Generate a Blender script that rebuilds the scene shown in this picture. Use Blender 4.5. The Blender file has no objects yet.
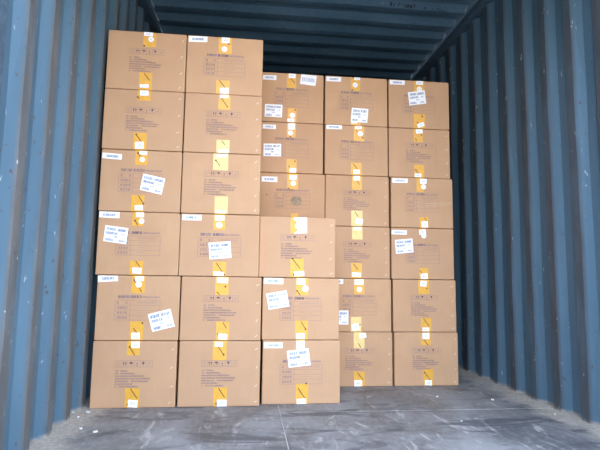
import bpy, bmesh, math, random
from mathutils import Vector, Matrix
from mathutils.bvhtree import BVHTree

# ------------------------------------------------------------------ camera
scn = bpy.context.scene
COL = scn.collection
CAM = Vector((-0.4045, 0.0, 0.6436))
FPX, YAW, PITCH, ROLL = 482.21, 0.1074, 0.1094, 0.0143
_F = Vector((math.sin(YAW) * math.cos(PITCH), math.cos(YAW) * math.cos(PITCH), math.sin(PITCH)))
_R0 = Vector((math.cos(YAW), -math.sin(YAW), 0))
_U0 = _R0.cross(_F)
_R = _R0 * math.cos(ROLL) + _U0 * math.sin(ROLL)
_U = _U0 * math.cos(ROLL) - _R0 * math.sin(ROLL)
cd = bpy.data.cameras.new('camera')
cam = bpy.data.objects.new('camera', cd)
COL.objects.link(cam)
cd.sensor_width = 36.0
cd.lens = 36.0 * FPX / 600.0
cd.clip_start = 0.02
cd.clip_end = 500
m = Matrix((_R, _U, -_F)).transposed().to_4x4()
m.translation = CAM
cam.matrix_world = m
scn.camera = cam


def pray(px, py):
    return _F * FPX + _R * (px - 300) - _U * (py - 225)


def phit(px, py, axis, val):
    d = pray(px, py)
    t = (val - CAM[axis]) / d[axis]
    return CAM + d * t


# ------------------------------------------------------------------ light
# a bright overcast sky through thin haze: the zenith about three times as bright as the horizon
world = bpy.data.worlds.new('world')
scn.world = world
world.use_nodes = True
wn = world.node_tree
bg = wn.nodes['Background']
wtc = wn.nodes.new('ShaderNodeTexCoord')
wsep = wn.nodes.new('ShaderNodeSeparateXYZ')
wn.links.new(wtc.outputs['Generated'], wsep.inputs[0])
wmix = wn.nodes.new('ShaderNodeMix')
wmix.data_type = 'RGBA'
wmix.clamp_factor = True
wmix.inputs[6].default_value = (.50, .425, .325, 1)      # hazy, slightly warm horizon
wmix.inputs[7].default_value = (.62, .92, 1.5, 1)      # brighter, bluer overhead
wn.links.new(wsep.outputs[2], wmix.inputs[0])
wn.links.new(wmix.outputs[2], bg.inputs[0])
bg.inputs[1].default_value = 1.0
# weak hazy sun, high behind the closed end: it lights the yard, never the inside
SUN_EL, SUN_AZ = math.radians(58), math.radians(50)
sd = bpy.data.lights.new('sun', 'SUN')
sd.energy = 0.6
sd.angle = math.radians(3)
sd.color = (1.0, 0.90, 0.76)
sun = bpy.data.objects.new('sun', sd)
COL.objects.link(sun)
_sd = Vector((math.sin(SUN_AZ) * math.cos(SUN_EL), math.cos(SUN_AZ) * math.cos(SUN_EL), math.sin(SUN_EL)))
sun.rotation_euler = _sd.to_track_quat('Z', 'Y').to_euler()
sun.location = (6, 8, 14)
vs = scn.view_settings
vs.view_transform = 'Standard'
vs.look = 'None'
vs.gamma = 1
vs.use_curve_mapping = False
vs.exposure = 3.05


# ------------------------------------------------------------------ materials
class NT:
    def __init__(s, name):
        s.m = bpy.data.materials.new(name)
        s.m.use_nodes = True
        s.t = s.m.node_tree
        s.b = s.t.nodes['Principled BSDF']

    def n(s, typ, **kw):
        nd = s.t.nodes.new(typ)
        for k, v in kw.items():
            if k.startswith('i_'):
                key = k[2:].replace('_', ' ')
                nd.inputs[key].default_value = v
            else:
                setattr(nd, k, v)
        return nd

    def l(s, a, b):
        s.t.links.new(a, b)

    def obj(s):
        return s.n('ShaderNodeTexCoord').outputs['Object']

    def mapped(s, scale, src=None):
        mp = s.n('ShaderNodeMapping')
        mp.inputs['Scale'].default_value = scale
        s.l(src or s.obj(), mp.inputs['Vector'])
        return mp.outputs[0]

    def noise(s, vec, scale, detail=3, rough=.55, dist=0):
        nd = s.n('ShaderNodeTexNoise')
        nd.inputs['Scale'].default_value = scale
        nd.inputs['Detail'].default_value = detail
        nd.inputs['Roughness'].default_value = rough
        nd.inputs['Distortion'].default_value = dist
        s.l(vec, nd.inputs['Vector'])
        return nd.outputs['Fac']

    def ramp(s, fac, lo, hi, a=0., b=1.):
        nd = s.n('ShaderNodeMapRange', interpolation_type='SMOOTHSTEP')
        nd.inputs['From Min'].default_value = lo
        nd.inputs['From Max'].default_value = hi
        nd.inputs['To Min'].default_value = a
        nd.inputs['To Max'].default_value = b
        s.l(fac, nd.inputs['Value'])
        return nd.outputs[0]

    def math(s, op, a, b=None):
        nd = s.n('ShaderNodeMath', operation=op)
        for i, v in enumerate((a, b)):
            if v is None:
                continue
            if isinstance(v, (int, float)):
                nd.inputs[i].default_value = v
            else:
                s.l(v, nd.inputs[i])
        return nd.outputs[0]

    def mix(s, fac, a, b, blend='MIX'):
        nd = s.n('ShaderNodeMix', data_type='RGBA', blend_type=blend)
        for sock, v in ((nd.inputs[0], fac), (nd.inputs[6], a), (nd.inputs[7], b)):
            if isinstance(v, (int, float)):
                sock.default_value = v
            elif isinstance(v, tuple):
                sock.default_value = (*v, 1)
            else:
                s.l(v, sock)
        return nd.outputs[2]

    def base(s, v):
        if isinstance(v, tuple):
            s.b.inputs['Base Color'].default_value = (*v, 1)
        else:
            s.l(v, s.b.inputs['Base Color'])

    def rough(s, v):
        if isinstance(v, (int, float)):
            s.b.inputs['Roughness'].default_value = v
        else:
            s.l(v, s.b.inputs['Roughness'])

    def spec(s, v):
        s.b.inputs['Specular IOR Level'].default_value = v

    def bump(s, h, strength, dist=.01):
        nd = s.n('ShaderNodeBump')
        nd.inputs['Strength'].default_value = strength
        nd.inputs['Distance'].default_value = dist
        s.l(h, nd.inputs['Height'])
        s.l(nd.outputs[0], s.b.inputs['Normal'])


def mat_plain(name, col, rough=.6, var=.08, spec=.4):
    t = NT(name)
    v = t.noise(t.obj(), 40, 3)
    t.base(t.mix(t.ramp(v, .3, .7), tuple(c * (1 - var) for c in col), tuple(min(1, c * (1 + var)) for c in col)))
    t.rough(rough)
    t.spec(spec)
    return t.m


def mat_cardboard():
    t = NT('cardboard')
    oc = t.obj()
    inf = t.n('ShaderNodeObjectInfo')
    sep = t.n('ShaderNodeSeparateXYZ')
    t.l(oc, sep.inputs[0])
    rnd = t.n('ShaderNodeCombineXYZ')
    t.l(t.math('MULTIPLY', inf.outputs['Random'], 37.), rnd.inputs[0])
    t.l(t.math('MULTIPLY', inf.outputs['Random'], 91.), rnd.inputs[2])
    add = t.n('ShaderNodeVectorMath', operation='ADD')
    t.l(oc, add.inputs[0])
    t.l(rnd.outputs[0], add.inputs[1])
    v = add.outputs[0]
    c = t.mix(t.ramp(t.noise(v, 6, 4), .3, .72), (.505, .305, .165), (.565, .348, .192))
    # fluting lines running top to bottom
    flute = t.noise(t.mapped((1, 1, .02), v), 260, 2)
    c = t.mix(t.ramp(flute, .35, .7, 0., .22), c, (.44, .262, .14))
    fib = t.noise(v, 420, 2)
    c = t.mix(t.ramp(fib, .35, .75, 0., .18), c, (.60, .39, .235))
    # per-box tone
    c = t.mix(t.math('MULTIPLY', inf.outputs['Random'], .45), c, (.47, .285, .165))
    t.base(c)
    t.rough(.78)
    t.spec(.25)
    t.bump(t.noise(t.mapped((1, 1, .015), v), 240, 1), .12, .002)
    return t.m


def mat_wall(name, axis_in, dirt_shade_amt, dirt_shade_col):
    """Blue container paint: scuffed ridges (shade-darkened on the right wall), streaks, chips. axis_in = |x| of the inner ridge."""
    t = NT(name)
    oc = t.obj()
    sep = t.n('ShaderNodeSeparateXYZ')
    t.l(oc, sep.inputs[0])
    big = t.noise(t.mapped((1, 1, .35)), 2.2, 4)
    c = t.mix(t.ramp(big, .3, .7), (.056, .118, .166), (.080, .150, .202))
    streak = t.noise(t.mapped((1, 1, .06)), 26, 4, .6)
    c = t.mix(t.ramp(streak, .45, .8, 0., .45), c, (.052, .090, .122))
    # rub: cargo scrapes on the proud ridges; the right wall's also carry painted shade
    ridge = t.ramp(t.math('ABSOLUTE', sep.outputs[0]), axis_in + .0125, axis_in + .001)
    rub_shade = t.ramp(t.noise(t.mapped((1, 1, .18)), 9, 5, .65), .22, .62, .25, 1.)
    rub_shade = t.math('MULTIPLY', t.math('MULTIPLY', ridge, rub_shade), dirt_shade_amt)
    dc = t.mix(t.ramp(t.noise(t.mapped((1, 1, .3)), 18, 4), .35, .7), dirt_shade_col, tuple(x * 1.5 for x in dirt_shade_col))
    c = t.mix(rub_shade, c, dc)
    # rust freckles
    sp = t.noise(t.mapped((1, 1, .7)), 46, 3, .6)
    c = t.mix(t.ramp(sp, .66, .70, 0., .8), c, (.07, .045, .035))
    # pale chips and scratches
    ch = t.noise(t.mapped((1, 1.2, .4)), 30, 5, .7, .6)
    c = t.mix(t.ramp(ch, .655, .70, 0., .7), c, (.62, .64, .65))
    # road dust clinging to the foot of the wall
    foot = t.math('MULTIPLY', t.ramp(sep.outputs[2], .022, .0), t.ramp(t.noise(oc, 20, 4), .3, .6, .3, 1.))
    c = t.mix(foot, c, (.30, .28, .25))
    t.base(c)
    t.rough(t.ramp(big, .2, .8, .5, .68))
    t.spec(.35)
    t.bump(t.noise(t.mapped((1, 1, .5)), 7, 3), .25, .01)
    return t.m


def mat_floor():
    t = NT('floor_board')
    oc = t.obj()
    sep = t.n('ShaderNodeSeparateXYZ')
    t.l(oc, sep.inputs[0])
    big = t.noise(t.mapped((1, .7, 1)), 2.6, 6, .6, .8)
    c = t.mix(t.ramp(big, .32, .66), (.105, .100, .092), (.245, .228, .205))
    fine = t.noise(t.mapped((1.4, .9, 1)), 24, 6, .7)
    c = t.mix(t.ramp(fine, .4, .75, 0., .5), c, (.34, .31, .27))
    scr = t.noise(t.mapped((1.2, .35, 1)), 9, 5, .6, 1.6)
    c = t.mix(t.ramp(scr, .56, .66, 0., .6), c, (.46, .42, .36))
    drk = t.noise(t.mapped((.5, 1.3, 1)), 5, 5, .6, 1.2)
    c = t.mix(t.ramp(drk, .50, .64, 0., .75), c, (.060, .060, .060))
    # dust swept up against both walls
    ax = t.math('ABSOLUTE', sep.outputs[0])
    wob = t.math('ADD', ax, t.math('MULTIPLY', t.math('SUBTRACT', t.noise(oc, 9, 5, .65), .5), .30))
    dust = t.ramp(wob, .99, 1.13)
    dcol = t.mix(t.ramp(t.noise(oc, 60, 4), .3, .7), (.32, .265, .20), (.52, .45, .35))
    c = t.mix(t.math('MULTIPLY', dust, .9), c, dcol)
    t.base(c)
    t.rough(t.ramp(big, .3, .7, .42, .7))
    t.spec(.4)
    t.bump(fine, .25, .004)
    return t.m


M = {}
M['card'] = mat_cardboard()
M['flap'] = M['card']
M['wall_left'] = mat_wall('blue_paint_left', 1.18, .95, (.082, .085, .082))
M['wall_right'] = mat_wall('blue_paint_right', 1.172, .85, (.045, .048, .052))  # ridge dirt toned darker to put shade into this wall
M['roof'] = mat_wall('blue_paint_roof', 50, 0, (.1, .1, .1))
M['rail'] = mat_plain('rail_paint', (.055, .095, .13), .6, .2)
M['floor'] = mat_floor()
M['ground'] = mat_plain('yard_concrete', (.40, .33, .26), .9, .15)
M['tape'] = mat_plain('yellow_tape', (.72, .38, .05), .38, .06, .5)
M['pale'] = mat_plain('faded_yellow_tape', (.78, .58, .22), .4, .06, .5)
M['white'] = mat_plain('white_sticker', (.86, .87, .88), .5, .02)
M['ink'] = mat_plain('purple_ink', (.20, .15, .20), .7, .1)
M['inkbold'] = mat_plain('dark_ink', (.085, .07, .12), .7, .1)
M['blueink'] = mat_plain('blue_grey_ink', (.25, .32, .46), .7, .1)
M['black'] = mat_plain('black_print', (.035, .025, .02), .6, .1)
M['staple'] = mat_plain('staple_metal', (.72, .62, .50), .35, .05, .7)
M['cleartape'] = mat_plain('clear_tape', (.60, .43, .28), .25, .05, .6)
M['stain'] = mat_plain('water_stain', (.26, .215, .145), .8, .25)
M['scrap'] = mat_plain('paper_scrap', (.66, .64, .60), .8, .05)
M['mark'] = mat_plain('roof_mark', (.03, .04, .05), .7, .1)


# ------------------------------------------------------------------ helpers
def link(name, bm, mat, parent=None, loc=None, smooth=False):
    me = bpy.data.meshes.new(name)
    bm.normal_update()
    bm.to_mesh(me)
    bm.free()
    me.materials.append(mat)
    if smooth:
        for p in me.polygons:
            p.use_smooth = True
    o = bpy.data.objects.new(name, me)
    COL.objects.link(o)
    if parent:
        o.parent = parent
    if loc:
        o.location = loc
    return o


def structure(o):
    o['kind'] = 'structure'
    return o


def tag(o, label, cat, group=None):
    o['label'] = label
    o['category'] = cat
    if group:
        o['group'] = group
    return o


def add_box(bm, lo, hi):
    x0, y0, z0 = lo
    x1, y1, z1 = hi
    v = [bm.verts.new(c) for c in ((x0, y0, z0), (x1, y0, z0), (x1, y1, z0), (x0, y1, z0),
                                   (x0, y0, z1), (x1, y0, z1), (x1, y1, z1), (x0, y1, z1))]
    for f in ((0, 3, 2, 1), (4, 5, 6, 7), (0, 1, 5, 4), (1, 2, 6, 5), (2, 3, 7, 6), (3, 0, 4, 7)):
        bm.faces.new([v[i] for i in f])
    return v


def bevelled_box(lo, hi, r, seg=2):
    bm = bmesh.new()
    add_box(bm, lo, hi)
    bmesh.ops.bevel(bm, geom=bm.edges[:], offset=r, segments=seg, profile=.5, affect='EDGES')
    return bm


def box_obj(name, lo, hi, mat, parent=None, bevel=0):
    if bevel:
        bm = bevelled_box(lo, hi, bevel)
    else:
        bm = bmesh.new()
        add_box(bm, lo, hi)
    return link(name, bm, mat, parent)


# ------------------------------------------------------------------ the container
XL, XR = -1.18, 1.172           # inner ridge faces
DEPTH = .032                    # corrugation depth
Y0, Y1 = 1.57, 6.1               # door end, closed end
P = .2046
ZR = 2.515                      # underside of the top rails
ZC = 2.56                       # lowest faces of the roof sheet
THK = .004


def wall_profile(phase, side):
    pts = []
    k = math.floor((Y0 - phase) / P) - 1
    while phase + k * P < Y1 + P:
        yc = phase + k * P
        for dy, out in ((-.046, 1), (0, 0), (.054, 0), (.100, 1)):
            pts.append((yc + dy, out))
        k += 1
    pts = [(y, o) for y, o in pts if Y0 < y < Y1]
    return [(Y0 - .02, pts[0][1])] + pts + [(Y1 + .02, pts[-1][1])]


def corrugated_wall(name, phase, xin, sgn, mat):
    bm = bmesh.new()
    prof = wall_profile(phase, sgn)
    zs = [-.02, .4, .8, 1.2, 1.6, 2.0, ZR + .03]
    rng = random.Random(5 if sgn > 0 else 9)
    n = len(prof)
    grids = []
    for off in (0, THK):
        g = []
        for z in zs:
            g.append([bm.verts.new((xin + sgn * (DEPTH * o + off), y, z)) for (y, o) in prof])
        grids.append(g)
    # gentle dents, the same on both skins
    for j in range(1, len(zs) - 1):
        for i in range(n):
            d = rng.uniform(-.0025, .0025)
            e = rng.uniform(-.003, .003)
            for g in grids:
                g[j][i].co.x += d * (1 if prof[i][1] else .3)
                g[j][i].co.y += e
    for gi, g in enumerate(grids):
        for j in range(len(zs) - 1):
            for i in range(n - 1):
                q = [g[j][i], g[j][i + 1], g[j + 1][i + 1], g[j + 1][i]]
                bm.faces.new(q)
    a, b = grids
    for j in range(len(zs) - 1):
        for i in (0, n - 1):
            bm.faces.new([a[j][i], a[j + 1][i], b[j + 1][i], b[j][i]])
    for i in range(n - 1):
        for j in (0, len(zs) - 1):
            bm.faces.new([a[j][i], a[j][i + 1], b[j][i + 1], b[j][i]])
    bmesh.ops.remove_doubles(bm, verts=bm.verts, dist=1e-6)
    bmesh.ops.recalc_face_normals(bm, faces=bm.faces)
    return structure(link(name, bm, mat))


wl = corrugated_wall('wall_left', 1.6812, XL, -1, M['wall_left'])
wr = corrugated_wall('wall_right', 2.1314, XR, 1, M['wall_right'])

# closed end, corrugated too
bm = bmesh.new()
prof = []
x = XL - .03
while x < XR + .03:
    for dx, o in ((0, 0), (.06, 0), (.10, 1), (.16, 1)):
        prof.append((min(x + dx, XR + .03), o))
    x += .20
va = [[bm.verts.new((px_, Y1 - .02 + DEPTH * o + t, z)) for px_, o in prof] for t in (0, THK) for z in (-.02, ZR + .1)]
for a, b in ((0, 1), (2, 3)):
    for i in range(len(prof) - 1):
        bm.faces.new([va[a][i], va[a][i + 1], va[b][i + 1], va[b][i]])
bmesh.ops.remove_doubles(bm, verts=bm.verts, dist=1e-6)
bmesh.ops.recalc_face_normals(bm, faces=bm.faces)
structure(link('wall_back', bm, M['roof']))

# roof sheet: ribs across the container
bm = bmesh.new()
RP, RD = .1935, .030
ribs = []
k = -9
while 3.12 + k * RP < Y1 + .1:
    yc = 3.12 + k * RP
    for dy, low in ((-.0275, 0), (.0275, 1), (.069, 1), (.124, 0)):
        y = yc + dy
        if Y0 - .01 <= y <= Y1 + .04:
            ribs.append((y, low))
    k += 1
ribs = [(Y0 - .02, ribs[0][1])] + [r_ for r_ in ribs if r_[0] > Y0] + [(Y1 + .05, ribs[-1][1])]
xs_ = [XL - .03, -1.135, -1.115, -.6, 0, .6, 1.105, 1.125, XR + .03]
full = [0, 0, 1, 1, 1, 1, 1, 0, 0]
rng = random.Random(3)
top = []
for t in (0, THK):
    g = [[bm.verts.new((xx, y, ZC + RD * (1 - low * fl) + t)) for xx, fl in zip(xs_, full)] for y, low in ribs]
    top.append(g)
    for i in range(len(ribs) - 1):
        for j in range(len(xs_) - 1):
            bm.faces.new([g[i][j], g[i][j + 1], g[i + 1][j + 1], g[i + 1][j]])
for i in range(len(ribs)):
    for j in (3, 4, 5):
        d = rng.uniform(-.004, .004)
        for g in top:
            g[i][j].co.z += d
bmesh.ops.recalc_face_normals(bm, faces=bm.faces)
roof_bvh = BVHTree.FromBMesh(bm)
ceil = structure(link('ceiling', bm, M['roof']))

# top rails, door frame, sill
structure(box_obj('trim_1', (XL - .04, Y0, ZR), (XL + .045, Y1, ZR + .05), M['rail'], bevel=.006))
structure(box_obj('trim_2', (XR - .045, Y0, ZR), (XR + .04, Y1, ZR + .05), M['rail'], bevel=.006))
structure(box_obj('trim_3', (XL - .1, Y0 - .16, 2.45), (XR + .1, Y0, 2.66), M['rail'], bevel=.01))
structure(box_obj('trim_4', (XL - .1, Y0 - .16, -.15), (XL - .01, Y0, 2.45), M['rail'], bevel=.01))
structure(box_obj('trim_5', (XR + .01, Y0 - .16, -.15), (XR + .1, Y0, 2.45), M['rail'], bevel=.01))
structure(box_obj('trim_6', (XL - .01, Y0 - .16, -.15), (XR + .01, Y0, -.004), M['rail'], bevel=.01))

# the two door leaves, open: the left one is out of view, added and angled in to shade the right wall, the right one is swung right back
def door_leaf(name, hx, ang, sgn):
    d = structure(box_obj(name, (-.03, -1.17, -.12), (.03, 0, 2.44), M['rail'], bevel=.008))
    for i in range(4):
        box_obj('door_rib', (-.045, -.2 - i * .27, .0), (.045, -.1 - i * .27, 2.32), M['rail'], d, .012)
    for yy in (-.35, -.9):
        bm_ = bmesh.new()
        bmesh.ops.create_cone(bm_, cap_ends=True, segments=12, radius1=.017, radius2=.017, depth=2.5, matrix=Matrix.Translation((-sgn * .075, yy, 1.16)))
        link('locking_bar', bm_, M['staple'], d)
    d.location = (hx, Y0 - .2, 0)
    d.rotation_euler.z = ang
    return d


door_leaf('shading_door_1', XL - .06, math.radians(12), -1)
door_leaf('door_2', XR + .06, math.radians(150), 1)

# floor: boards over a bed
fl = structure(box_obj('floor', (XL - .06, Y0, -.15), (XR + .06, Y1, -.022), M['rail']))
for (xa, xb, cuts) in ((XL - .04, -.2325, (Y0, 2.99, 4.2, Y1)), (-.2285, XR + .04, (Y0, 2.398, 3.62, 4.84, Y1))):
    for ya, yb in zip(cuts, cuts[1:]):
        b = bevelled_box((xa, ya + .002, -.022), (xb, yb - .002, 0), .003, 1)
        link('floor_panel', b, M['floor'], fl)

M['grit'] = mat_plain('seam_grit', (.42, .38, .33), .9, .2)
box_obj('seam_grit', (-.2325, Y0 + .01, -.02), (-.2285, Y1 - .01, -.0008), M['grit'], fl)
for yy in (2.398, 3.62, 4.84):
    box_obj('seam_grit', (-.2280, yy - .002, -.02), (XR, yy + .002, -.0008), M['grit'], fl)

# yard outside the doors
bm = bmesh.new()
add_box(bm, (-60, -60, -1.35), (60, 60, -1.2))
structure(link('ground', bm, M['ground']))

# dark scribbles on one roof rib
bm = bmesh.new()
rng = random.Random(11)
for px, py, w_, h_ in ((391, 4, 2, 4), (394, 5, 1.2, 3), (399, 4, 1, 3.4), (402, 4.5, 1.6, .8), (405, 6, 1.2, 3), (408, 6, 3, 3), (411, 6.5, 2.4, 3.2),
                       (414, 5, 2, 1), (414.5, 6.5, .9, 3), (425, 8, 2.5, 1.6), (433, 9, 1.4, 1.2), (438, 9, 3, .8), (440, 10.5, 1, 2), (443, 11, 2.5, .8), (445.5, 11.5, 1.6, 1)):
    d = pray(px, py).normalized()
    hit = roof_bvh.ray_cast(CAM, d)
    if not hit[0]:
        continue
    p, nn = hit[0], hit[1]
    if nn.dot(d) > 0:
        nn = -nn
    sc = (p - CAM).length / FPX
    ux = Vector((1, 0, 0))
    uy = nn.cross(ux).normalized()
    c = p + nn * .0008
    sh = rng.uniform(-.4, .4)
    q = [c + ux * (a * w_ * .5 + b * sh * h_ * .5) * sc + uy * b * h_ * .5 * sc for a, b in ((-1, -1), (1, -1), (1, 1), (-1, 1))]
    bm.faces.new([bm.verts.new(v) for v in q])
o = link('scribbled_mark', bm, M['mark'], ceil)


# ------------------------------------------------------------------ boxes
BW, BH, BD = .4055, .323, .375
TOPZ = .3204                 # carton height inside the .323 pitch


class Flat:
    """collects flat quads / discs on the box front (plane y), in local x,z"""

    def __init__(s):
        s.bm = bmesh.new()

    def quad(s, pts, y):
        s.bm.faces.new([s.bm.verts.new((p[0], y, p[1])) for p in pts])

    def rect(s, cx, cz, w, h, y, ang=0.0):
        ca, sa = math.cos(ang), math.sin(ang)
        s.quad([(cx + a * w / 2 * ca - b * h / 2 * sa, cz + a * w / 2 * sa + b * h / 2 * ca)
                for a, b in ((-1, -1), (1, -1), (1, 1), (-1, 1))], y)

    def line(s, x0, z0, x1, z1, w, y):
        L = math.hypot(x1 - x0, z1 - z0)
        if L < 1e-6:
            return
        s.rect((x0 + x1) / 2, (z0 + z1) / 2, L, w, y, math.atan2(z1 - z0, x1 - x0))

    def disc(s, cx, cz, r, y, n=14, a0=0., a1=2 * math.pi):
        s.quad([(cx + r * math.cos(a0 + (a1 - a0) * i / n), cz + r * math.sin(a0 + (a1 - a0) * i / n)) for i in range(n)], y)

    def slab(s, pts, y, t):
        """thin plate: front at y-t"""
        f = [s.bm.verts.new((p[0], y - t, p[1])) for p in pts]
        b = [s.bm.verts.new((p[0], y, p[1])) for p in pts]
        s.bm.faces.new(f)
        for i in range(len(pts)):
            j = (i + 1) % len(pts)
            s.bm.faces.new([f[i], b[i], b[j], f[j]])

    def done(s, name, mat, parent):
        bmesh.ops.recalc_face_normals(s.bm, faces=s.bm.faces)
        return link(name, s.bm, mat, parent)


def rect_pts(cx, cz, w, h, ang):
    ca, sa = math.cos(ang), math.sin(ang)
    return [(cx + a * w / 2 * ca - b * h / 2 * sa, cz + a * w / 2 * sa + b * h / 2 * ca) for a, b in ((-1, -1), (1, -1), (1, 1), (-1, 1))]


def han(fl_, cx, cz, h, y, rng, ang=0., wt=.13):
    """a square many-stroked character, too small to read"""
    ca, sa = math.cos(ang), math.sin(ang)

    def ln(ax, az, bx, bz):
        fl_.line(cx + ax * h * ca - az * h * sa, cz + ax * h * sa + az * h * ca, cx + bx * h * ca - bz * h * sa, cz + bx * h * sa + bz * h * ca, h * wt, y)
    for k in range(3):
        z = -.38 + k * .38
        ln(-.42 + rng.uniform(0, .12), z, .42 - rng.uniform(0, .12), z)
    for k in range(2):
        xx = rng.choice((-.36, -.12, .14, .36)) + rng.uniform(-.04, .04)
        ln(xx, -.44, xx, .44)
    if rng.random() < .5:
        ln(-.3, -.4, .2, .3)


def latin(fl_, cx, cz, h, y, rng, ang=0., wt=.14):
    ca, sa = math.cos(ang), math.sin(ang)

    def ln(ax, az, bx, bz):
        fl_.line(cx + ax * h * ca - az * h * sa, cz + ax * h * sa + az * h * ca, cx + bx * h * ca - bz * h * sa, cz + bx * h * sa + bz * h * ca, h * wt, y)
    k = rng.randrange(5)
    if k in (0, 1, 3):
        ln(-.22, -.45, -.22, .45)
    if k in (0, 2, 4):
        ln(-.22, .42, .22, .42)
    if k in (1, 2, 4):
        ln(-.22, 0, .22, 0)
    if k in (0, 3, 2):
        ln(.22, -.45, .22, .45)
    if k in (1, 4):
        ln(-.22, -.42, .22, -.42)
        ln(.2, -.42, .2, 0)


INK_Y = -.0004


def print_table(parent, rng):
    f = Flat()
    zt = BH * (1 - .335)
    x = BW * .268
    h = .0150
    for k in range(4):
        han(f, x, zt, h, INK_Y, rng)
        x += h * .93
    x += h * .45
    for k in range(4):
        han(f, x, zt, h, INK_Y, rng, wt=.17)
        x += h * .93
    while x < BW * .745:
        latin(f, x, zt - .001, h * .72, INK_Y, rng)
        x += h * .50
    f.done('printed_title', M['ink'], parent)
    f = Flat()
    xa, xb, xm = BW * .225, BW * .765, BW * .405
    za, zb = BH * (1 - .69), BH * (1 - .388)
    lw = .0011
    for k in range(5):
        z = za + (zb - za) * k / 4
        f.line(xa, z, xb, z, lw, INK_Y)
    for xx in (xa, xm, xb):
        f.line(xx, za, xx, zb, lw, INK_Y)
    for k in range(4):
        z = zb - (zb - za) * (k + .5) / 4
        hh = .0118
        cols = (.2, .78) if k == 0 else (.22, .40, .58, .76)
        for u in cols:
            han(f, xa + (xm - xa) * u, z, hh, INK_Y, rng, wt=.12)
        n = (11, 8, 9, 5)[k]
        x0 = xa + (xb - xa) * .50
        for q in range(n):
            latin(f, x0 + q * hh * (.78 if k == 0 else .62), z + .0015, hh * (.75 if k == 0 else .5), INK_Y, rng, wt=.13 if k == 0 else .1)
    f.done('printed_table', M['ink'], parent)


def print_symbols(parent, rng):
    f = Flat()
    xa, xb = BW * .275, BW * .715
    za, zb = BH * (1 - .395), BH * (1 - .303)
    lw = .0012
    y = INK_Y
    for z in (za, zb):
        f.line(xa, z, xb, z, lw, y)
    cw = (xb - xa) / 6
    for k in range(7):
        f.line(xa + k * cw, za, xa + k * cw, zb, lw * .8, y)
    zc = (za + zb) / 2
    H = zb - za
    c = [xa + (k + .5) * cw for k in range(6)]
    for s in (-1, 0, 1):                                # stacking mark
        f.line(c[0] - .008, zc + s * H * .25, c[0] + .008, zc + s * H * .25, .0014, y)
    f.done('printed_symbol_frame', M['ink'], parent)
    f = Flat()
    for s in (-1, 1):                                   # this side up
        xx = c[1] + s * .0055
        f.line(xx, zc - H * .32, xx, zc + H * .1, .0024, y)
        f.quad([(xx - .0048, zc + H * .06), (xx + .0048, zc + H * .06), (xx, zc + H * .36)], y)
    f.disc(c[2], zc, H * .32, y, 10, 0, math.pi)         # umbrella
    f.line(c[2], zc, c[2], zc - H * .32, .0018, y)
    f.quad([(c[3] - .004, zc + H * .12), (c[3] + .004, zc + H * .12), (c[3], zc - H * .1)], y)   # goblet
    f.line(c[3], zc - H * .08, c[3], zc - H * .32, .0016, y)
    f.line(c[3] - .004, zc - H * .34, c[3] + .004, zc - H * .34, .0016, y)
    f.disc(c[4], zc + H * .16, H * .2, y, 10)            # hand / weight mark
    f.line(c[4], zc, c[4], zc - H * .34, .002, y)
    f.line(c[5] - .006, zc - H * .2, c[5] + .006, zc + H * .2, .0014, y)
    f.done('printed_symbol', M['inkbold'], parent)
    f = Flat()
    z0, z1 = BH * (1 - .452), BH * (1 - .685)
    xa = BW * .288
    L = BW * .41
    rows = ((((0, .06), (.14, .34))), ((0, .06), (.14, .54)), ((0, .80),), ((0, 1.),), ((0, .36), (.48, .92)), ((0, .50),), ((0, .04), (.12, .66)))
    for k, row in enumerate(rows):
        z = z0 + (z1 - z0) * k / 6
        h = .0066
        for a, b in row:
            x = xa + a * L
            while x <= xa + b * L:
                han(f, x, z, h, y, rng, wt=.16)
                x += h * 1.06
    f.done('printed_note', M['ink'], parent)


def ribbon(name, xa, xb, ya_z, top, mat, parent):
    """tape: runs down (or up) the front and over the edge"""
    bm = bmesh.new()
    e = .0003
    if top:
        path = [(-e, ya_z), (-e, TOPZ - .0062), (.001, TOPZ - .003), (.0034, TOPZ + e), (BD - .004, TOPZ + e)]
    else:
        path = [(-e, ya_z), (-e, .004), (.0008, .0009), (.004, .0002), (.05, .0002)]
    rng = random.Random(hash((round(xa, 4), top)) % 9999)
    va = []
    for i, (y, z) in enumerate(path):
        j = rng.uniform(-.001, .001) if i == 0 else 0
        va.append((bm.verts.new((xa, y, z + j)), bm.verts.new((xb, y, z - j))))
    for a, b in zip(va, va[1:]):
        bm.faces.new([a[0], a[1], b[1], b[0]])
    return link(name, bm, mat, parent)


def D(o, t, **kw):
    kw['o'] = o
    kw['t'] = t
    return kw


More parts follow.
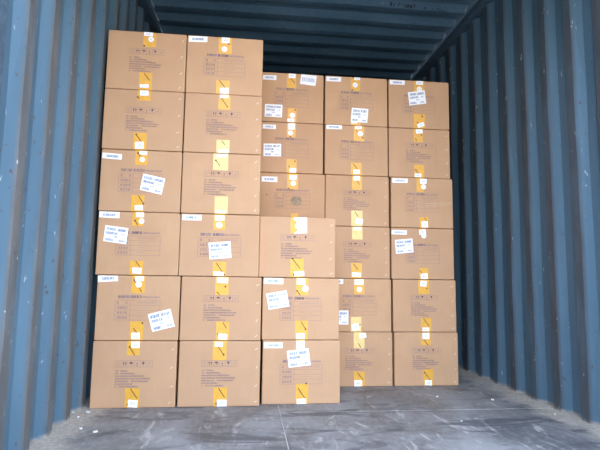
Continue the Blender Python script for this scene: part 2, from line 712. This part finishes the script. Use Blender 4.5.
# sticker layout as read off the photograph: 6x crops with origin o; t = face printed on
BOX = {
    (1, 6): D((90, 25), 'B', T=(318, 396, 130), Ts=(352, 52, 54, 30, 4), C=(367, 87, 17), d=[(325, 125)], Bt=(297, 375, 283), l=[(325, 290, 357, 332)], Bs=(326, 366, 54, 20, 0)),
    (1, 5): D((90, 85), 'B', T=(285, 365, 92), Ts=(326, 46, 52, 36, 0), d=[(287, 72), (277, 297)], l=[(287, 72, 298, 86), (277, 297, 305, 337)], Bt=(263, 342, 285), Bs=(296, 362, 52, 42, 0)),
    (1, 4): D((90, 145), 'A', L=(133, 67, 118, 34, 5), T=(270, 345, 118), Ts=(320, 47, 46, 22, 5), C=(314, 88, 16), S=(375, 235, 135, 100, 13), d=[(288, 48), (320, 352)], l=[(288, 48, 302, 68), (290, 303, 320, 352)], Bt=(250, 328, 300), Bs=(292, 376, 48, 30, 0)),
    (1, 3): D((85, 205), 'A', L=(147, 58, 122, 38, 3), T=(282, 352, 125), Ts=(330, 58, 48, 30, 0), C=(339, 97, 17), S=(185, 178, 140, 98, 8), d=[(300, 93)], l=[(300, 93, 316, 122), (305, 337, 330, 372)], Bt=(270, 350, 335), Bs=(311, 394, 56, 36, 4)),
    (1, 2): D((85, 270), 'A', L=(138, 50, 122, 40, -3), T=(277, 357, 138), Ts=(327, 52, 54, 28, 0), C=(322, 86, 19), S=(458, 302, 140, 110, -14), d=[(296, 60), (345, 318)], l=[(296, 60, 340, 130), (290, 350, 310, 375)], Bt=(272, 352, 308), Bs=(303, 396, 52, 40, 0)),
    (1, 1): D((85, 335), 'B', T=(250, 328, 122), Ts=(303, 58, 50, 40, 0), d=[(268, 72), (255, 417)], l=[(268, 72, 298, 122), (272, 322, 312, 380)], Bt=(242, 328, 320), Bs=(286, 413, 58, 46, 5)),
    (2, 6): D((175, 30), 'A', L=(139, 55, 112, 34, 2), T=(260, 340, 140), Ts=(304, 62, 48, 34, 2), C=(297, 115, 17), d=[(323, 85)], l=[(265, 302, 300, 345)], Bt=(248, 330, 300), Bs=(296, 364, 52, 34, 0)),
    (2, 5): D((175, 90), 'B', T=(260, 332, 115), Ts=(296, 38, 50, 20, 0), l=[(278, 48, 318, 105), (280, 305, 300, 330)], d=[], Bt=(250, 328, 298), pb=1, Bs=(290, 366, 62, 20, -3)),
    (2, 4): D((175, 150), 'B', T=(228, 318, 120), pt=1, Ts=(282, 34, 66, 18, -3), d=[(245, 62)], l=[(245, 62, 270, 95)], Bt=(240, 318, 278), pb=1, Bs=(270, 370, 54, 18, 0)),
    (2, 3): D((175, 210), 'A', L=(102, 45, 116, 34, 1), T=(230, 300, 118), Ts=(268, 48, 56, 30, 0), C=(265, 90, 19), S=(270, 242, 132, 100, -4), d=[(295, 388)], l=[(248, 318, 295, 388)], Bt=(228, 308, 310), Bs=(262, 382, 62, 24, 4)),
    (2, 2): D((175, 270), 'B', T=(240, 320, 150), Ts=(285, 62, 66, 32, 4), d=[(302, 100), (258, 385)], l=[(250, 130, 268, 148), (288, 315, 308, 350)], Bt=(248, 326, 310), Bs=(286, 400, 54, 34, 4)),
    (2, 1): D((175, 335), 'B', T=(225, 308, 152), Ts=(263, 56, 48, 28, 2), d=[(292, 118), (247, 412)], l=[(260, 72, 292, 118), (260, 318, 297, 375)], Bt=(232, 313, 315), Bs=(280, 411, 58, 46, 0)),
    (3, 3): D((255, 205), 'B', T=(213, 300, 170), torn=(272, 122, 80, 98, 0), d=[(225, 322), (232, 418)], l=[(225, 322, 270, 382)], Bt=(213, 292, 318), Bs=(265, 412, 60, 28, -4)),
    (3, 2): D((255, 270), 'A', L=(112, 66, 116, 36, 1), T=(245, 320, 150), Ts=(276, 67, 50, 42, 0), C=(302, 112, 19), S=(136, 180, 125, 98, -9), d=[(252, 125), (303, 355)], l=[(252, 125, 272, 152), (275, 308, 303, 355)], Bt=(242, 318, 302), Bs=(272, 396, 50, 34, 0)),
    (3, 1): D((255, 335), 'A', L=(110, 62, 112, 34, 0), T=(246, 300, 88), pt=1, Ts=(272, 58, 50, 42, 0), S=(262, 138, 132, 102, -7), d=[(307, 291)], l=[(258, 318, 305, 388)], Bt=(245, 320, 292), Bs=(278, 399, 56, 34, -3)),
    (4, 6): D((255, 65), 'A', L=(88, 75, 82, 28, 3), T=(190, 247, 135), Ts=(223, 65, 42, 28, 0), bar=(320, 90, 94, 62, 8), S=(111, 274, 105, 76, 3), d=[(242, 270)], l=[(215, 80, 238, 108)], Bt=(197, 250, 258), C=(224, 302, 16), Bs=(215, 334, 42, 26, 0)),
    (4, 5): D((255, 115), 'A', L=(86, 70, 80, 26, 3), T=(190, 243, 132), Ts=(220, 69, 40, 38, 0), C=(213, 108, 15), S=(104, 210, 106, 76, 1), d=[(212, 130), (240, 278)], l=[(200, 302, 212, 322)], Bt=(190, 250, 265), Bs=(227, 336, 40, 34, 6)),
    (4, 4): D((255, 165), 'A', L=(87, 85, 94, 32, 2), T=(193, 258, 148), Ts=(228, 75, 42, 28, 5), C=(229, 110, 16), d=[(201, 141)], l=[], Bt=(215, 260, 290), stain=1),
    (5, 6): D((310, 65), 'A', L=(143, 85, 88, 28, 3), T=(245, 300, 152), Ts=(283, 80, 36, 22, 0), C=(271, 120, 15), S=(297, 302, 100, 84, 5), d=[(258, 76), (253, 150)], l=[], Bt=(248, 303, 330), Bs=(265, 342, 36, 18, 0)),
    (5, 5): D((310, 115), 'A', L=(145, 72, 94, 26, 2), T=(262, 325, 158), Ts=(290, 76, 40, 18, 0), C=(302, 112, 16), d=[(318, 138)], l=[(275, 90, 318, 138), (258, 292, 285, 325)], Bt=(245, 310, 285), Bs=(279, 340, 38, 24, 0)),
    (5, 4): D((310, 165), 'B', T=(252, 312, 148), Ts=(280, 78, 38, 30, 0), d=[], l=[(280, 92, 298, 118), (270, 282, 290, 310)], Bt=(248, 315, 272), pb=1, Bs=(296, 338, 42, 32, 10)),
    (5, 3): D((320, 215), 'B', T=(192, 255, 146), pt=1, Ts=(224, 80, 40, 22, 0), d=[], l=[(200, 292, 228, 328)], Bt=(188, 252, 288), Bs=(218, 358, 52, 26, 3)),
    (5, 2): D((320, 265), 'A', L=(101, 99, 76, 30, 0), T=(205, 266, 175), Ts=(234, 102, 54, 34, 3), C=(236, 147, 16), S=(117, 315, 106, 84, 0), d=[(240, 358)], l=[], Bt=(185, 248, 312), pb=1, Bs=(213, 372, 42, 40, -8)),
    (5, 1): D((320, 320), 'B', T=(202, 267, 172), pt=1, Ts=(257, 93, 40, 30, -8), d=[], l=[(228, 138, 245, 165), (225, 315, 258, 360)], Bt=(203, 268, 310), Bs=(229, 380, 46, 38, 2)),
    (6, 6): D((370, 65), 'A', L=(163, 105, 90, 26, 2), T=(265, 325, 160), Ts=(297, 105, 42, 28, 3), C=(296, 146, 16), S=(282, 198, 102, 80, -7), d=[(314, 312)], l=[(306, 298, 314, 312), (280, 340, 290, 355)], Bt=(262, 330, 292), Bs=(305, 360, 42, 24, -18)),
    (6, 5): D((370, 115), 'B', T=(262, 317, 162), Ts=(295, 98, 40, 26, -5), d=[(307, 120), (275, 330)], l=[(272, 140, 280, 155), (275, 330, 292, 355)], Bt=(265, 325, 298), Bs=(288, 362, 40, 22, 3), crease=1),
    (6, 4): D((370, 165), 'A', L=(180, 94, 92, 26, 1), T=(280, 322, 160), Ts=(320, 98, 40, 30, 3), C=(321, 131, 15), d=[], l=[(325, 315, 342, 335)], Bt=(297, 350, 312), Bs=(328, 357, 38, 38, -3), smear=1),
    (6, 3): D((370, 220), 'A', L=(175, 74, 92, 26, 2), T=(300, 335, 90), Ts=(315, 72, 40, 30, -4), C=(322, 95, 15), S=(205, 157, 106, 84, -5), d=[], l=[(295, 300, 312, 320)], Bt=(293, 350, 288), Bs=(325, 338, 42, 34, -3)),
    (6, 2): D((370, 270), 'B', T=(290, 355, 145), Ts=(320, 82, 38, 34, 6), d=[(341, 111)], l=[(320, 290, 355, 338)], Bt=(305, 368, 288), Bs=(335, 356, 40, 22, 0)),
    (6, 1): D((370, 320), 'B', T=(305, 365, 150), Ts=(335, 94, 42, 42, -2), d=[(318, 112), (328, 315)], l=[(318, 112, 348, 150), (328, 315, 362, 360)], Bt=(318, 378, 295), Bs=(350, 376, 42, 32, 3)),
}
XPOS = {1: (-1.148, -1.146, -1.159, -1.163, -1.165, -1.165), 2: (-.732, -.734, -.751, -.753, -.753, -.755), 3: (-.314, -.321, -.344),
        4: (-.33, -.335, -.335, -.3405, -.3545, -.3555), 5: (.085, .079, .0725, .068, .062, .061), 6: (.502, .497, .488, .487, .476, .476)}
YPOS = {1: 2.517, 2: 2.517, 3: 2.545, 4: 2.93, 5: 2.93, 6: 2.93}
STACK = {1: 'leftmost front stack', 2: 'second front stack from left', 3: 'short front stack', 4: 'leftmost rear stack',
         5: 'middle rear stack', 6: 'rightmost rear stack'}
ORD = {1: 'bottom', 2: 'second from floor', 3: 'third from floor', 4: 'fourth from floor', 5: 'second from top', 6: 'top'}
LOOK = {}
for k, b in BOX.items():
    if b['t'] == 'A':
        LOOK[k] = 'carton with printed table and shipping label' if 'S' in b else 'carton with printed table, no shipping label'
    else:
        LOOK[k] = 'carton with printed handling symbols'
LOOK[(4, 4)] = 'carton with round grey water stain'
LOOK[(4, 6)] = 'carton with barcode label and shipping label'
LOOK[(3, 3)] = 'carton with torn white sticker'


def carton_meshes():
    bm = bevelled_box((0, 0, 0), (BW, BD, TOPZ - .0022), .0042, 2)
    body = bpy.data.meshes.new('carton')
    bm.to_mesh(body)
    bm.free()
    bm = bevelled_box((.003, .003, TOPZ - .003), (BW / 2 - .001, BD - .003, TOPZ), .0012, 1)
    fa = bpy.data.meshes.new('top_flap')
    bm.to_mesh(fa)
    bm.free()
    bm = bevelled_box((BW / 2 + .001, .003, TOPZ - .003), (BW - .003, BD - .003, TOPZ), .0012, 1)
    fb = bpy.data.meshes.new('top_flap')
    bm.to_mesh(fb)
    bm.free()
    bm = bmesh.new()                     # staple: crown with two bent ends
    add_box(bm, (-.0065, -.0011, -.0012), (.0065, -.0002, .0012))
    add_box(bm, (-.0078, -.0006, -.0010), (-.0062, .0010, .0010))
    add_box(bm, (.0062, -.0006, -.0010), (.0078, .0010, .0010))
    st = bpy.data.meshes.new('staple')
    bm.to_mesh(st)
    bm.free()
    for me, mt in ((body, 'card'), (fa, 'flap'), (fb, 'flap'), (st, 'staple')):
        me.materials.append(M[mt])
    return body, fa, fb, st


BODY, FLAPA, FLAPB, STAPLE = carton_meshes()


def child(name, me, parent, loc=(0, 0, 0), rot=(0, 0, 0)):
    o = bpy.data.objects.new(name, me)
    COL.objects.link(o)
    o.parent = parent
    o.location = loc
    o.rotation_euler = rot
    return o


def sticker(name, root, px2l, spec, o, y, mat='white', lo=.0015, hi=TOPZ - .0015, marks=None, rng=None):
    """spec = crop-pixel centre, width, height, clockwise degrees. Returns object and local frame"""
    cx, cy, w, h, a = spec
    ca, sa = math.cos(math.radians(a)), math.sin(math.radians(a))
    pts = []
    for sx, sy in ((-1, 1), (1, 1), (1, -1), (-1, -1)):
        dx, dy = sx * w / 2, sy * h / 2
        x, z = px2l(o[0] + (cx + dx * ca - dy * sa) / 6, o[1] + (cy + dx * sa + dy * ca) / 6)
        pts.append((min(max(x, .001), BW - .001), min(max(z, lo), hi)))
    f = Flat()
    f.slab(pts, y, .0002)
    ob = f.done(name, M[mat], root)
    o0 = Vector(pts[0])
    ux, uz = Vector(pts[1]) - o0, Vector(pts[3]) - o0
    return ob, o0, ux, uz


def write_rows(name, parent, frame, rows, y, mat, rng, kind=latin):
    """rows: (u0,u1,v,height fraction) inside the sticker"""
    o0, ux, uz = frame
    f = Flat()
    ang = math.atan2(ux.y, ux.x)
    for u0, u1, v, hf in rows:
        h = uz.length * hf
        n = max(1, int((u1 - u0) * ux.length / (h * .72)))
        for k in range(n):
            c = o0 + ux * (u0 + (u1 - u0) * (k + .5) / n) + uz * v
            kind(f, c.x, c.y, h, y, rng, ang, .16)
    return f.done(name, M[mat], parent)


GROUP = 'cartons stacked in the container'


def make_box(c, r):
    rng = random.Random(c * 31 + r)
    b = BOX.get((c, r))
    x0 = XPOS[c][r - 1]
    y0 = YPOS[c] + (rng.uniform(-.003, .004) if c != 4 else rng.uniform(0, .004))
    z0 = (r - 1) * BH
    root = bpy.data.objects.new('cardboard_box', None)
    root.empty_display_size = .1
    COL.objects.link(root)
    root.location = (x0, y0, z0)
    child('carton', BODY, root)
    child('top_flap', FLAPA, root)
    child('top_flap', FLAPB, root)
    if b is None:
        tag(root, 'carton hidden behind the short front stack, ' + ORD[r] + ' in its rear stack', 'box', GROUP)
        return
    tag(root, '%s, %s in %s' % (LOOK[(c, r)], ORD[r], STACK[c]), 'box', GROUP)
    o = b['o']

    def px2l(px, py):
        p = phit(px, py, 1, y0)
        return p.x - x0, p.z - z0
    if b['t'] == 'A':
        print_table(root, rng)
    else:
        print_symbols(root, rng)
        for v in (.13, .41, .69, .93):
            child('staple', STAPLE, root, (BW * (.945 + rng.uniform(-.012, .012)), 0, BH * (1 - v)), (0, math.radians(-40 + rng.uniform(-25, 20)), 0))
    # tape down the front
    tapes = []
    for key, top in (('T', True), ('Bt', False)):
        xa, xb, ye = b[key]
        la, zz = px2l(o[0] + xa / 6, o[1] + ye / 6)
        lb, _ = px2l(o[0] + xb / 6, o[1] + ye / 6)
        pale = b.get('pt' if top else 'pb')
        tapes.append((ribbon('tape', la, lb, zz, top, M['pale' if pale else 'tape'], root), zz, top))
    # slanting printed line and dot of the tape
    for (a0, b0, a1, b1) in b['l']:
        p0, p1 = px2l(o[0] + a0 / 6, o[1] + b0 / 6), px2l(o[0] + a1 / 6, o[1] + b1 / 6)
        f = Flat()
        f.line(*p0, *p1, .0036, -.0005)
        f.done('tape_line', M['black'], tapes[0 if p0[1] > BH / 2 else 1][0])
    for (a0, b0) in b['d']:
        p0 = px2l(o[0] + a0 / 6, o[1] + b0 / 6)
        f = Flat()
        f.disc(*p0, .0046, -.00055, 10)
        f.done('tape_dot', M['black'], tapes[0 if p0[1] > BH / 2 else 1][0])
    # seals
    for key in ('Ts', 'Bs'):
        if key in b:
            ob, *fr = sticker('seal_sticker', root, px2l, b[key], o, -.0006)
            write_rows('sticker_print', ob, fr, [(.25, .75, .5, .3)], -.0009, 'blueink', rng)
    if 'torn' in b:
        cx, cy, w, h, a = b['torn']
        f = Flat()
        pts = []
        for ux, uy in ((-.5, .5), (.5, .48), (.5, -.5), (-.46, -.5), (-.5, -.36), (-.24, -.22), (-.28, -.12), (-.42, .02), (-.38, .12), (-.26, .2), (-.2, .34)):
            xx, zz = px2l(o[0] + (cx + ux * w) / 6, o[1] + (cy + uy * h) / 6)
            pts.append((xx, min(zz, TOPZ - .0015)))
        f.slab(pts, -.0006, .0002)
        ob = f.done('torn_sticker', M['white'], root)
        ob['label'] = 'white sticker with a ragged torn left edge'
        fr = (Vector(pts[0]) + Vector((.012, 0)), Vector((pts[1][0] - pts[0][0] - .012, 0)), Vector((0, pts[3][1] - pts[0][1])))
        write_rows('sticker_print', ob, fr, [(.3, .7, .4, .08), (.4, .7, .25, .06)], -.0009, 'blueink', rng)
    if 'C' in b:
        cx, cy, rr = b['C']
        xx, zz = px2l(o[0] + cx / 6, o[1] + cy / 6)
        x2, _ = px2l(o[0] + (cx + rr) / 6, o[1] + cy / 6)
        R = x2 - xx
        f = Flat()
        f.slab([(xx + R * math.cos(i * math.pi / 10), zz + R * math.sin(i * math.pi / 10)) for i in range(20)], -.0009, .0002)
        ob = f.done('round_sticker', M['white'], root)
        f = Flat()
        latin(f, xx - R * .25, zz, R * .6, -.0012, rng)
        latin(f, xx + R * .25, zz, R * .6, -.0012, rng)
        f.done('sticker_print', M['blueink'], ob)
    if 'L' in b:
        ob, *fr = sticker('strip_label', root, px2l, b['L'], o, -.0006)
        write_rows('label_print', ob, fr, [(.2, .8, .5, .42)], -.0009, 'blueink', rng, han)
    if 'S' in b:
        ob, *fr = sticker('shipping_label', root, px2l, b['S'], o, -.0012)
        write_rows('label_print', ob, fr, [(.08, .48, .80, .17), (.54, .92, .80, .17), (.07, .58, .56, .15), (.74, .88, .56, .07), (.42, .58, .36, .10), (.07, .42, .15, .15), (.66, .92, .15, .10)],
                   -.0015, 'blueink', rng, han)
    if 'bar' in b:
        ob, *fr = sticker('barcode_label', root, px2l, b['bar'], o, -.0012)
        o0, ux, uz = fr
        f = Flat()
        u = .1
        while u < .9:
            wv = rng.choice((.012, .02, .03))
            p0, p1 = o0 + ux * u + uz * .32, o0 + ux * u + uz * .72
            f.line(p0.x, p0.y, p1.x, p1.y, ux.length * wv, -.0015)
            u += wv + rng.choice((.015, .025, .04))
        f.done('barcode_print', M['blueink'], ob)
    if b.get('stain'):
        xx, zz = px2l(o[0] + 246 / 6, o[1] + 216 / 6)
        f = Flat()
        for q in range(230):
            a, rad = rng.uniform(0, 2 * math.pi), .034 * math.sqrt(rng.random())
            f.disc(xx + rad * math.cos(a), zz + rad * math.sin(a) * .85, rng.uniform(.0015, .0035), -.0006 - q * 1e-6, 7)
        ob = f.done('stain', M['stain'], root)
        ob['label'] = 'round speckled grey stain'
        f = Flat()
        xx, zz = px2l(o[0] + 70 / 6, o[1] + 176 / 6)
        for q in range(10):
            f.disc(xx + rng.gauss(0, .004), zz + rng.gauss(0, .003), .002, -.0006 - q * 1e-6, 7)
        f.done('stain', M['stain'], root)
    if b.get('crease'):
        f = Flat()
        f.line(BW * .775, BH * .03, BW * .765, BH * .97, .0012, -.0004)
        f.done('crease', M['stain'], root)
    if b.get('smear'):
        f = Flat()
        for v, w in ((.46, .003), (.50, .0035)):
            f.line(BW * .55, BH * (v - .02), BW * .99, BH * (v + .02), w, -.0004)
        f.done('clear_tape', M['cleartape'], root)


for c in (1, 2, 3, 4, 5, 6):
    for r in range(1, len(XPOS[c]) + 1):
        make_box(c, r)

# ------------------------------------------------------------------ litter on the floor
SCR = [((88, 412.5), .014, 'curled white paper scrap at the foot of the leftmost stack'),
       ((95, 432.5), .020, 'largest white paper scrap on the floor, lower left'),
       ((81, 429), .011, 'small white crumb left of the largest paper scrap'),
       ((78, 417.5), .010, 'pale crumb in the dust beside the left wall'),
       ((73, 413), .009, 'pale crumb touching the left wall foot near the boxes'),
       ((492.7, 400), .014, 'white scrap on the floor right of the rear stacks'),
       ((437, 397), .010, 'tiny white crumb in front of the rightmost rear carton'),
       ((508, 395), .016, 'grey chip lying in the dust along the right wall'),
       ((555, 415), .012, 'white crumb near the right wall foot'),
       ((461.5, 421.5), .007, 'white crumb in the middle of the right floor')]
for i, ((px, py), s, lab) in enumerate(SCR):
    p = phit(px, py, 2, 0.0)
    rng = random.Random(70 + i)
    bm = bmesh.new()
    n = 7
    lo, hi = [], []
    for k in range(n):
        a = 2 * math.pi * k / n
        rr = s * .75 * rng.uniform(.55, 1.05)
        xx, yy = rr * math.cos(a), rr * .55 * math.sin(a)
        z = abs(xx) * rng.uniform(.1, .5)
        lo.append(bm.verts.new((xx, yy, z * .6)))
        hi.append(bm.verts.new((xx * .9, yy * .9, z + .004)))
    c0 = bm.verts.new((0, 0, 0))
    c1 = bm.verts.new((0, 0, .005))
    for k in range(n):
        j = (k + 1) % n
        bm.faces.new([lo[k], lo[j], hi[j], hi[k]])
        bm.faces.new([c0, lo[j], lo[k]])
        bm.faces.new([c1, hi[k], hi[j]])
    bmesh.ops.recalc_face_normals(bm, faces=bm.faces)
    ob = link('paper_scrap', bm, M['scrap'] if i != 7 else M['stain'], None, p)
    ob.rotation_euler.z = rng.uniform(-.4, .6)
    tag(ob, lab, 'litter', 'scraps on the floor')
